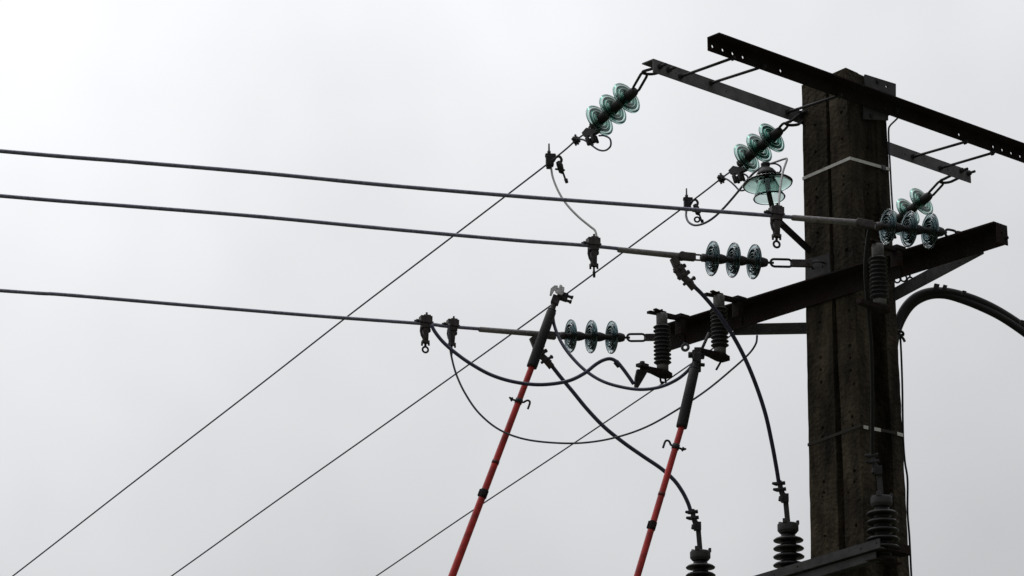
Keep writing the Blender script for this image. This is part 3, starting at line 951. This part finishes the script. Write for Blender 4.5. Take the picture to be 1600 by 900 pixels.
s = MB(); s.torus(e1 - UP * 0.016, (0.2, 1, 0), 0.018, 0.0085, 18, 8)
s.cyl(e1 + UP * .012, e1 - UP * 0.0, 0.009, 8)
s.build('ring', M_GALV, s_)
# foot terminal and drop screw on arrester two
f2 = arr_pt(pA2, -.10, ZARM)
s_ = thing('terminal_clamp', 'dark terminal clamp with a lever, on the head of a red stick', 'terminal clamp', f2)
s = MB()
h2 = onY(1091, 554, f2.y - 0.02)
s.box(h2, Vector((0.034, 0, 0)), Vector((0, 0.024, 0)), Vector((0, 0, 0.022)))
s.box(h2 + Vector((0.0, 0, 0.028)), Vector((0.022, 0, 0)), Vector((0, 0.02, 0)), Vector((0, 0, 0.010)))
s.cyl(h2 + Vector((-0.055, 0, -0.002)), h2 + Vector((-0.02, 0, -0.002)), 0.018, 10)
s.cyl(h2 + Vector((0, 0, -0.02)), h2 + Vector((-0.002, 0, -0.10)), 0.016, 8)
s.cyl(h2 + Vector((-0.03, 0, -0.055)), h2 + Vector((0.035, 0, -0.06)), 0.011, 8)
s.build('body', M_IRON, s_, bevel=0.004)
s = MB()
s.tube([onY(1108, 520, f2.y - 0.04), onY(1092, 556, f2.y - 0.05)], 0.0085, 8)
s.build('lever', M_GREYSTEEL, s_)
s = MB()
p = arr_pt(pA2, 0.012, ZARM - 0.02)
s.cyl(p, onY(1119, 578, p.y), 0.006, 8)
s.build('screw', M_IRON, s_)
s = MB()
p = arr_pt(pA3, -.12, ZARM)

# ------------------------------------------------------------------ red hot sticks
def stick(label, head_px, top_px, sl_px, bot_px, y0, hook_py, hook_sign, col_py, pale, r0, r1):
    """head, top of sleeve, bottom of sleeve, bottom of frame in photo pixels; y0 = depth"""
    hp = onY(*head_px, y0); t0 = onY(*top_px, y0); t1 = onY(*sl_px, y0 - 0.02); t2 = onY(*bot_px, y0 - 0.10)
    d = (t2 - t1).normalized()
    root = thing('hot_stick', label, 'insulated stick', t1, 'red insulated sticks hung on the lines')
    sd = Vector((1, 0, 0)); sd = (sd - d * sd.dot(d)).normalized(); fw = d.cross(sd)
    end = t2 + d * 1.3
    MB().tube([t1 - d * 0.05, t1, t1.lerp(t2, .3), t1.lerp(t2, .7), t2, end], [r0, r0, r0 + (r1 - r0) * .3, r0 + (r1 - r0) * .7, r1, r1 * 1.05], 20).build('tube', M_RED, root)
    s = MB()
    L = (t1 - t0).length
    d2 = (t1 - t0).normalized()
    s.tube([t0 - d2 * 0.002, t0 + d2 * 0.004, t0 + d2 * 0.5 * L, t1 - d2 * 0.01, t1 + d2 * 0.004], [0.022, 0.0275, 0.029, 0.0305, 0.0295], 20)
    s.build('sleeve', M_TAPE, root)
    # clamp head
    s = MB()
    ml = M_PALE if pale else M_IRON
    s.cyl(t0 + d2 * 0.01, t0 - d2 * 0.05, 0.016, 12)
    s.cyl(t0 - d2 * 0.002, t0 - d2 * 0.012, 0.025, 14)
    s.box(t0 - d2 * 0.07, sd * 0.022, fw * 0.02, d2 * 0.026)
    hd = s.build('clamp_head', M_FITTING if pale else M_IRON, root, bevel=0.003)
    if pale:
        c = t0 - d2 * 0.105
        s = MB()
        s.box(c + sd * 0.03, sd * 0.03, fw * 0.02, d2 * 0.022)
        for z in (-0.012, 0.016):
            s.cyl(c + sd * 0.055 + d2 * z, c + sd * 0.085 + d2 * z, 0.009, 8)
            s.lathe([(0, 0), (.013, 0), (.013, .012), (0, .012)], c + sd * 0.078 + d2 * z, sd, 6, smooth=False)
        s.build('bolt_block', M_IRON, hd, bevel=0.003)
        s = MB()
        s.plate([(-0.045, 0.01), (-0.03, 0.035), (-0.012, 0.04), (-0.008, 0.028), (0.004, 0.026), (0.010, 0.045), (0.028, 0.042), (0.034, 0.012), (0.028, -0.006), (-0.01, -0.004), (-0.022, 0.010), (-0.028, -0.03), (-0.038, -0.03)], [], c + fw * 0.024, sd, -d2, fw * 0.012)
        s.cyl(c - d2 * 0.03, c - d2 * 0.062, 0.008, 8)
        s.build('jaw', M_PALE, hd)
    # cable hook
    hc = t1 + d * ((onY(1, hook_py, t1.y).z - t1.z) / d.z)
    s = MB()
    rc = r0 + 0.004
    s.tube([hc - d * 0.014, hc + d * 0.014], rc, 16)
    hs = sd * hook_sign
    s.tube(spline([hc + hs * 0.012, hc + hs * 0.028 - d * 0.004, hc + hs * 0.036 - d * 0.014, hc + hs * 0.046 - d * 0.022, hc + hs * 0.058 - d * 0.020, hc + hs * 0.063 - d * 0.008, hc + hs * 0.064 + d * 0.026], 5), 0.006, 8)
    s.tube([hc - hs * 0.012, hc - hs * 0.036 + d * 0.003, hc - hs * 0.038 + d * 0.003, hc - hs * 0.058 - d * 0.005], [0.006, 0.006, 0.010, 0.005], 8)
    s.cyl(hc - hs * 0.04 - d * 0.010, hc - hs * 0.04 + d * 0.014, 0.005, 8)
    s.build('hook', M_IRON, root)
    rm = (r0 + r1) / 2 + 0.001
    jn = cc0 = t1 + d * ((onY(1, col_py - 50, t1.y).z - t1.z) / d.z)
    MB().tube([jn - d * 0.010, jn + d * 0.010], rm + 0.0006, 18).build('joint_ring', M_REDDARK, root)
    cc = t1 + d * ((onY(1, col_py, t1.y).z - t1.z) / d.z)
    s = MB()
    s.tube([cc - d * 0.026, cc - d * 0.022, cc + d * 0.022, cc + d * 0.026], [rm, rm + .003, rm + .003, rm], 18)
    s.box(cc - sd * (rm + .003), sd * 0.005, fw * 0.010, d * 0.020)
    s.box(cc + sd * 0.008 + fw * (rm + .002), sd * 0.008, fw * 0.005, d * 0.016)
    s.build('collar', M_BLACKSTEEL, root, bevel=0.002)
    return root
Y3 = LP[3](850, 522).y
YS1 = Y3 - 0.12
YS2 = f2.y - 0.10
stick('red stick with pale clamp jaws on top, crossing the lowest thick line', (864, 466), (862, 486), (831, 573), (708, 896), YS1, 628, 1, 775, True, 0.0175, 0.0215)
stick('red stick hanging from the foot of a ribbed arrester', (1090, 558), (1085, 577), (1065, 667), (997, 896), YS2, 699, -1, 825, False, 0.0170, 0.0185)

# ------------------------------------------------------------------ heavy jumper cables
G_J = 'dark bypass cables between lines and arresters'
YF1 = f1.y - 0.01
cable('bypass_cable', 'dark blue cable sagging from a line clamp, with a hump before an arrester foot', 'cable',
      pix_path([(674, 508), (680, 519), (692, 534), (710, 550), (735, 568), (768, 586), (805, 597), (845, 601), (885, 596), (912, 584), (930, 570), (942, 563), (953, 560.5), (962, 564), (970, 572), (982, 588), (990, 600)], K5.y - 0.03, YF1), 0.0105, M_CABLE, G_J, seg=10)
s_ = cable('cable_ferrule', 'small dark ferrule on the hump of the sagging blue cable', 'ferrule', pix_path([(962, 565), (968, 572)], YF1 + .012, YF1 + .01), 0.0165, M_BLKCABLE)
cable('bypass_cable', 'dark cable looping between the heads of the two red sticks', 'cable',
      pix_path([(864, 496), (866, 508), (872, 525), (882, 543), (897, 562), (916, 580), (940, 595), (968, 604), (1000, 608.5), (1030, 605), (1056, 594), (1074, 580), (1084, 566), (1088, 552)], YS1 + 0.03, h2.y), 0.0095, M_CABLE, G_J, seg=10)
bz = onA(1183, 524, 0.0)
cable('earth_cable', 'thin dark wire making the deepest loop, from a line clamp to the grey brace', 'cable',
      pix_path([(702, 506), (702, 530), (705, 555), (713, 585), (727, 615), (748, 645), (778, 670), (815, 685), (860, 691.5), (910, 692), (960, 684), (1010, 667), (1060, 639), (1105, 609), (1145, 576), (1170, 553), (1181, 537), (1183, 524)], K6.y - 0.04, bz.y - 0.05), 0.0058, M_THIN)
Y2 = LP[2](1085, 447).y
# bushings: local proto at cap top
def bushing():
    r = bpy.data.objects.new('cable_bushing', None); COL.objects.link(r)
    s = MB()
    s.lathe([(0, 0), (.052, 0), (.058, -.006), (.058, -.040), (.050, -.050), (.045, -.056), (0, -.056)], seg=24)
    for k in range(3):
        a = 2 * math.pi * k / 3 + 0.15
        s.box((.055 * math.cos(a), .055 * math.sin(a), 0.006), (.007 * math.cos(a), .007 * math.sin(a), 0), (-.012 * math.sin(a), .012 * math.cos(a), 0), (0, 0, .012))
    s.build('cap', M_GREYSTEEL, r, bevel=0.002)
    s = MB()
    prof = [(0, -.0565), (.040, -.0565), (.040, -.070)]
    for i in range(5):
        z = -.074 - i * .046
        R = .083 + .0015 * i
        prof += [(.046, z), (R - .012, z - .009), (R, z - .019), (R - .003, z - .025), (R - .02, z - .028), (.048, z - .030), (.042, z - .040)]
    prof += [(.042, -.33), (0, -.33)]
    s.lathe(prof, seg=36)
    s.build('shed_stack', M_PORC, r)
    s = MB()
    s.bar((0, 0, -.004), (-.008, 0, .125), Vector((.014, 0, 0)), Vector((0, .005, 0)))
    s.build('stem', M_GREYSTEEL, r)
    s = MB()
    s.box((-.012, 0, .142), (.020, 0, 0), (0, .018, 0), (0, 0, .024))
    s.cyl((-.026, 0, .15), (-.030, 0, .125), 0.02, 10)
    s.tube([(-.022, 0, .16), (-.032, 0, .185), (-.040, 0, .24)], [0.017, 0.015, 0.014], 10)
    for z, x in ((.188, -.034), (.222, -.038)):
        s.tube([(x - .042, 0, z + .004), (x - .02, 0, z), (x + .03, 0, z + .006)], [0.007, 0.012, 0.011], 10)
        s.lathe([(0, 0), (.019, 0), (.019, .012), (0, .012)], (x - .003, 0, z - .006), (0, 0, 1), 10)
    s.build('connector', M_IRON, r, bevel=0.002)
    return r
bu = bushing()
BA = -0.015
pB = [onA(1094, 861, BA), onA(1231, 818, BA), onA(1377, 776, BA)]
tops = []
for i, (p, lb) in enumerate(zip(pB, ('dark ribbed bushing, lowest of three, mostly cut off below its cap', 'dark ribbed bushing against open sky, middle one of three on the frame',
                                    'dark ribbed bushing in front of the pole, highest of three'))):
    o = bu if i == 0 else copy_tree(bu)
    o.location = p
    o.rotation_euler = (0, 0, 0.0)
    o['label'] = lb; o['category'] = 'bushing'; o['group'] = 'ribbed bushings standing on the bottom frame'
    tops.append(p + Vector((-.040, 0, .235)))
cable('drop_cable', 'grey blue cable slanting down behind both red sticks to the lowest ribbed bushing', 'cable',
      pix_path([(852, 558), (861, 570), (875, 588), (895, 612), (918, 640), (945, 668), (975, 692), (1005, 713), (1033, 732), (1053, 750), (1066, 768), (1075, 786), (1079.5, 800)], LP[3](858, 567).y + 0.01, tops[0].y), 0.0115, M_CABLE, 'cables dropping to the ribbed bushings', seg=10)
cable('drop_cable', 'long blue cable arching from the middle thick line to a bushing against sky', 'cable',
      pix_path([(1076, 440), (1086, 449), (1100, 463), (1120, 487), (1143, 521), (1163, 558), (1181, 601), (1196, 647), (1206, 692), (1213, 730), (1217, 755)], Y2 - 0.01, tops[1].y), 0.0115, M_CABLE, 'cables dropping to the ribbed bushings', seg=10)
p3 = LP[1](1362, 356)
cable('drop_cable', 'dark cable running down close to the pole face onto the highest bushing', 'cable',
      pix_path([(1360, 352), (1356, 372), (1352, 420), (1356, 480), (1361, 540), (1363, 620), (1363, 690), (1363.5, 712)], p3.y, tops[2].y), 0.0105, M_BLKCABLE, 'cables dropping to the ribbed bushings', seg=10)

# ------------------------------------------------------------------ bottom frame carrying the bushings
frame = thing('bushing_frame', 'dark steel angle frame at the bottom edge carrying the ribbed bushings', 'steel frame', W(-0.05, 0.2, 4.83))
FA = -0.11
zf1, zf0 = onA(1374, 841, FA).z, onA(1200, 893, FA).z
bF0 = ab(onA(1374, 841, FA))[1]
bF1 = 1.55
A_END = ab(onB(1420, 862, bF0))[0]
zf = lambda b: zf1 + (zf0 - zf1) * (b - bF0) / (ab(onA(1200, 893, FA))[1] - bF0)
s = MB()
u = (W(FA, bF1, zf(bF1)) - W(FA, bF0, zf(bF0))); Lq = u.length; u.normalize()
s.plate([(0, 0), (Lq, 0), (Lq, -0.05), (0, -0.05)], [(0.02, -0.022, 0.005), (0.13, -0.028, 0.005), (0.58, -0.022, 0.006), (0.75, -0.03, 0.006), (1.1, -0.025, 0.006)], W(FA, bF0, zf(bF0)), u, UP, AX * 0.007)
s.bar(W(FA + 0.045, bF0, zf(bF0) - 0.0465), W(FA + 0.045, bF1, zf(bF1) - 0.0465), AX * 0.038, UP * 0.0035)
s.build('front_angle', M_GREYSTEEL, frame)
s = MB()
s.bar(W(FA + 0.055, bF0 - 0.008, zf1 - 0.03), W(A_END, bF0 - 0.008, zf1 - 0.03), UP * 0.024, BX * 0.004)
s.bar(W(FA + 0.055, bF0 + 0.026, zf1 - 0.056), W(A_END, bF0 + 0.026, zf1 - 0.056), UP * 0.003, BX * 0.03)
s.build('side_angle', M_BLACKSTEEL, frame)
s = MB()
k0, k1 = onA(1369, 868, FA + 0.02), onA(1262, 900, FA + 0.02)
du = (k1 - k0)
k1 = k0 + du * 3.0
s.bar(k0, k1, UP * 0.022, AX * 0.0035)
s.bar(k0 - UP * 0.0225 + AX * 0.024, k1 - UP * 0.0225 + AX * 0.024, UP * 0.003, AX * 0.02)
s.build('under_angle', M_GREYSTEEL, frame)
for b in (0.05, 0.34):
    MB().bar(W(FA + 0.012, b, zf(b) - 0.053), W(-0.004, b, zf(b) - 0.053), BX * 0.02, UP * 0.003).build('cleat', M_BLACKSTEEL, frame)
s = MB()
s.bar(W(FA + 0.05, 0.9, zf(0.9) - 0.054), W(-0.004, 0.36, zf(0.9) - 0.45), BX * 0.02, AX * 0.003)
s.build('stay', M_BLACKSTEEL, frame)
for i, p in enumerate(pB):
    s = MB()
    s.lathe([(0, 0), (.06, 0), (.06, -.02), (0, -.02)], p + UP * -0.33, UP, 20)
    s.bar(p + UP * -0.353 - AX * 0.10, p + UP * -0.353 + AX * 0.10, BX * 0.04, UP * 0.003)
    s.build('bushing_seat', M_BLACKSTEEL, frame)

# ------------------------------------------------------------------ heavy service cables arching off to the right
YC = 15.08
G_SC = 'heavy black cables arching away from the pole'
c1 = cable('service_cable', 'heavy black cable arching away from the pole, upper of two', 'cable',
      pix_path([(1392, 600), (1394, 560), (1398, 520), (1409, 488), (1426, 467), (1448, 456.5), (1475, 455), (1505, 461.5), (1535, 472.5), (1565, 488), (1600, 511), (1640, 541), (1690, 580)], YC, YC + 0.15), 0.0225, M_BLKCABLE, G_SC, seg=14)
c2 = cable('service_cable', 'heavy black cable arching away from the pole, lower of two', 'cable',
      pix_path([(1416, 930), (1410, 840), (1404, 750), (1398, 640), (1396, 560), (1400, 525), (1411, 496), (1427, 474.5), (1450, 462.5), (1476, 461), (1505, 469), (1535, 481), (1565, 496), (1600, 519.5), (1640, 550), (1690, 590)], YC - 0.02, YC + 0.12), 0.0225, M_BLKCABLE, G_SC, seg=14)
G_TIE = 'small cable ties on the heavy black cables'
for (px, py, sc_), lb in zip(((1463, 448, 1.3), (1476, 449, 1.0), (1506, 458, 1.0), (1597, 504, 1.0)),
                    ('stubby black clip nearest the brace on the heavy arching cable', 'small black tie end upright near the crest of the arching cable', 'small black tie end on the descending part of the arching cable', 'small black tie lowest down the arching cable, cut by the photo edge')):
    p = onY(px, py, YC)
    s = MB()
    s.box(p, Vector((0.011 * sc_, 0, -0.003)), Vector((0, 0.010, 0)), Vector((0.004, 0, 0.011 * sc_)))
    o = s.build('cable_tie', M_BLKCABLE, top=True)
    o['label'] = lb; o['category'] = 'cable tie'; o['group'] = G_TIE

# ------------------------------------------------------------------ thin earth wires down the right edge of the pole
cable('earth_wire', 'thin dark wire bent from the upper beam down the pole edge', 'wire',
      pix_path([(1403, 184), (1398, 189), (1391, 196), (1388.5, 203), (1389, 225), (1391, 262), (1393, 300), (1396, 345)], W(0.35, -0.03, 7).y, W(0.36, 0.0, 7).y), 0.0052, M_THIN, n=5)
ew = cable('earth_wire', 'thin dark wire hanging free along the pole edge from a knot', 'wire',
      pix_path([(1401, 519), (1406, 524), (1407.5, 540), (1409, 575), (1410, 610), (1410.5, 650), (1411.5, 690), (1414, 722), (1418, 750), (1418, 800), (1421, 840), (1424, 900), (1428, 960)], YC - 0.05, YC - 0.05), 0.0058, M_BLKCABLE, n=6)
kn = MB()
kc = onY(1407, 521, YC - 0.055)
kn.tube(spline([kc + Vector((-.03, 0, .0)), kc + Vector((-.01, -.01, .012)), kc + Vector((.012, 0, .006)), kc + Vector((.016, 0.01, -.006)), kc + Vector((0, 0, -.01)), kc + Vector((.014, 0, -.03)), kc + Vector((.022, 0, -.048))], 5), 0.0075, 8)
o = kn.build('wire_knot', M_BLKCABLE, top=True)
o['label'] = 'black knot with a short tail on the pole edge below the arching cables'; o['category'] = 'wire knot'

for o in scene.objects:
    if '_w' in o: del o['_w']
bpy.data.objects.remove(proto_root) if proto_root.users == 0 or True else None
print('objects', len(scene.objects))
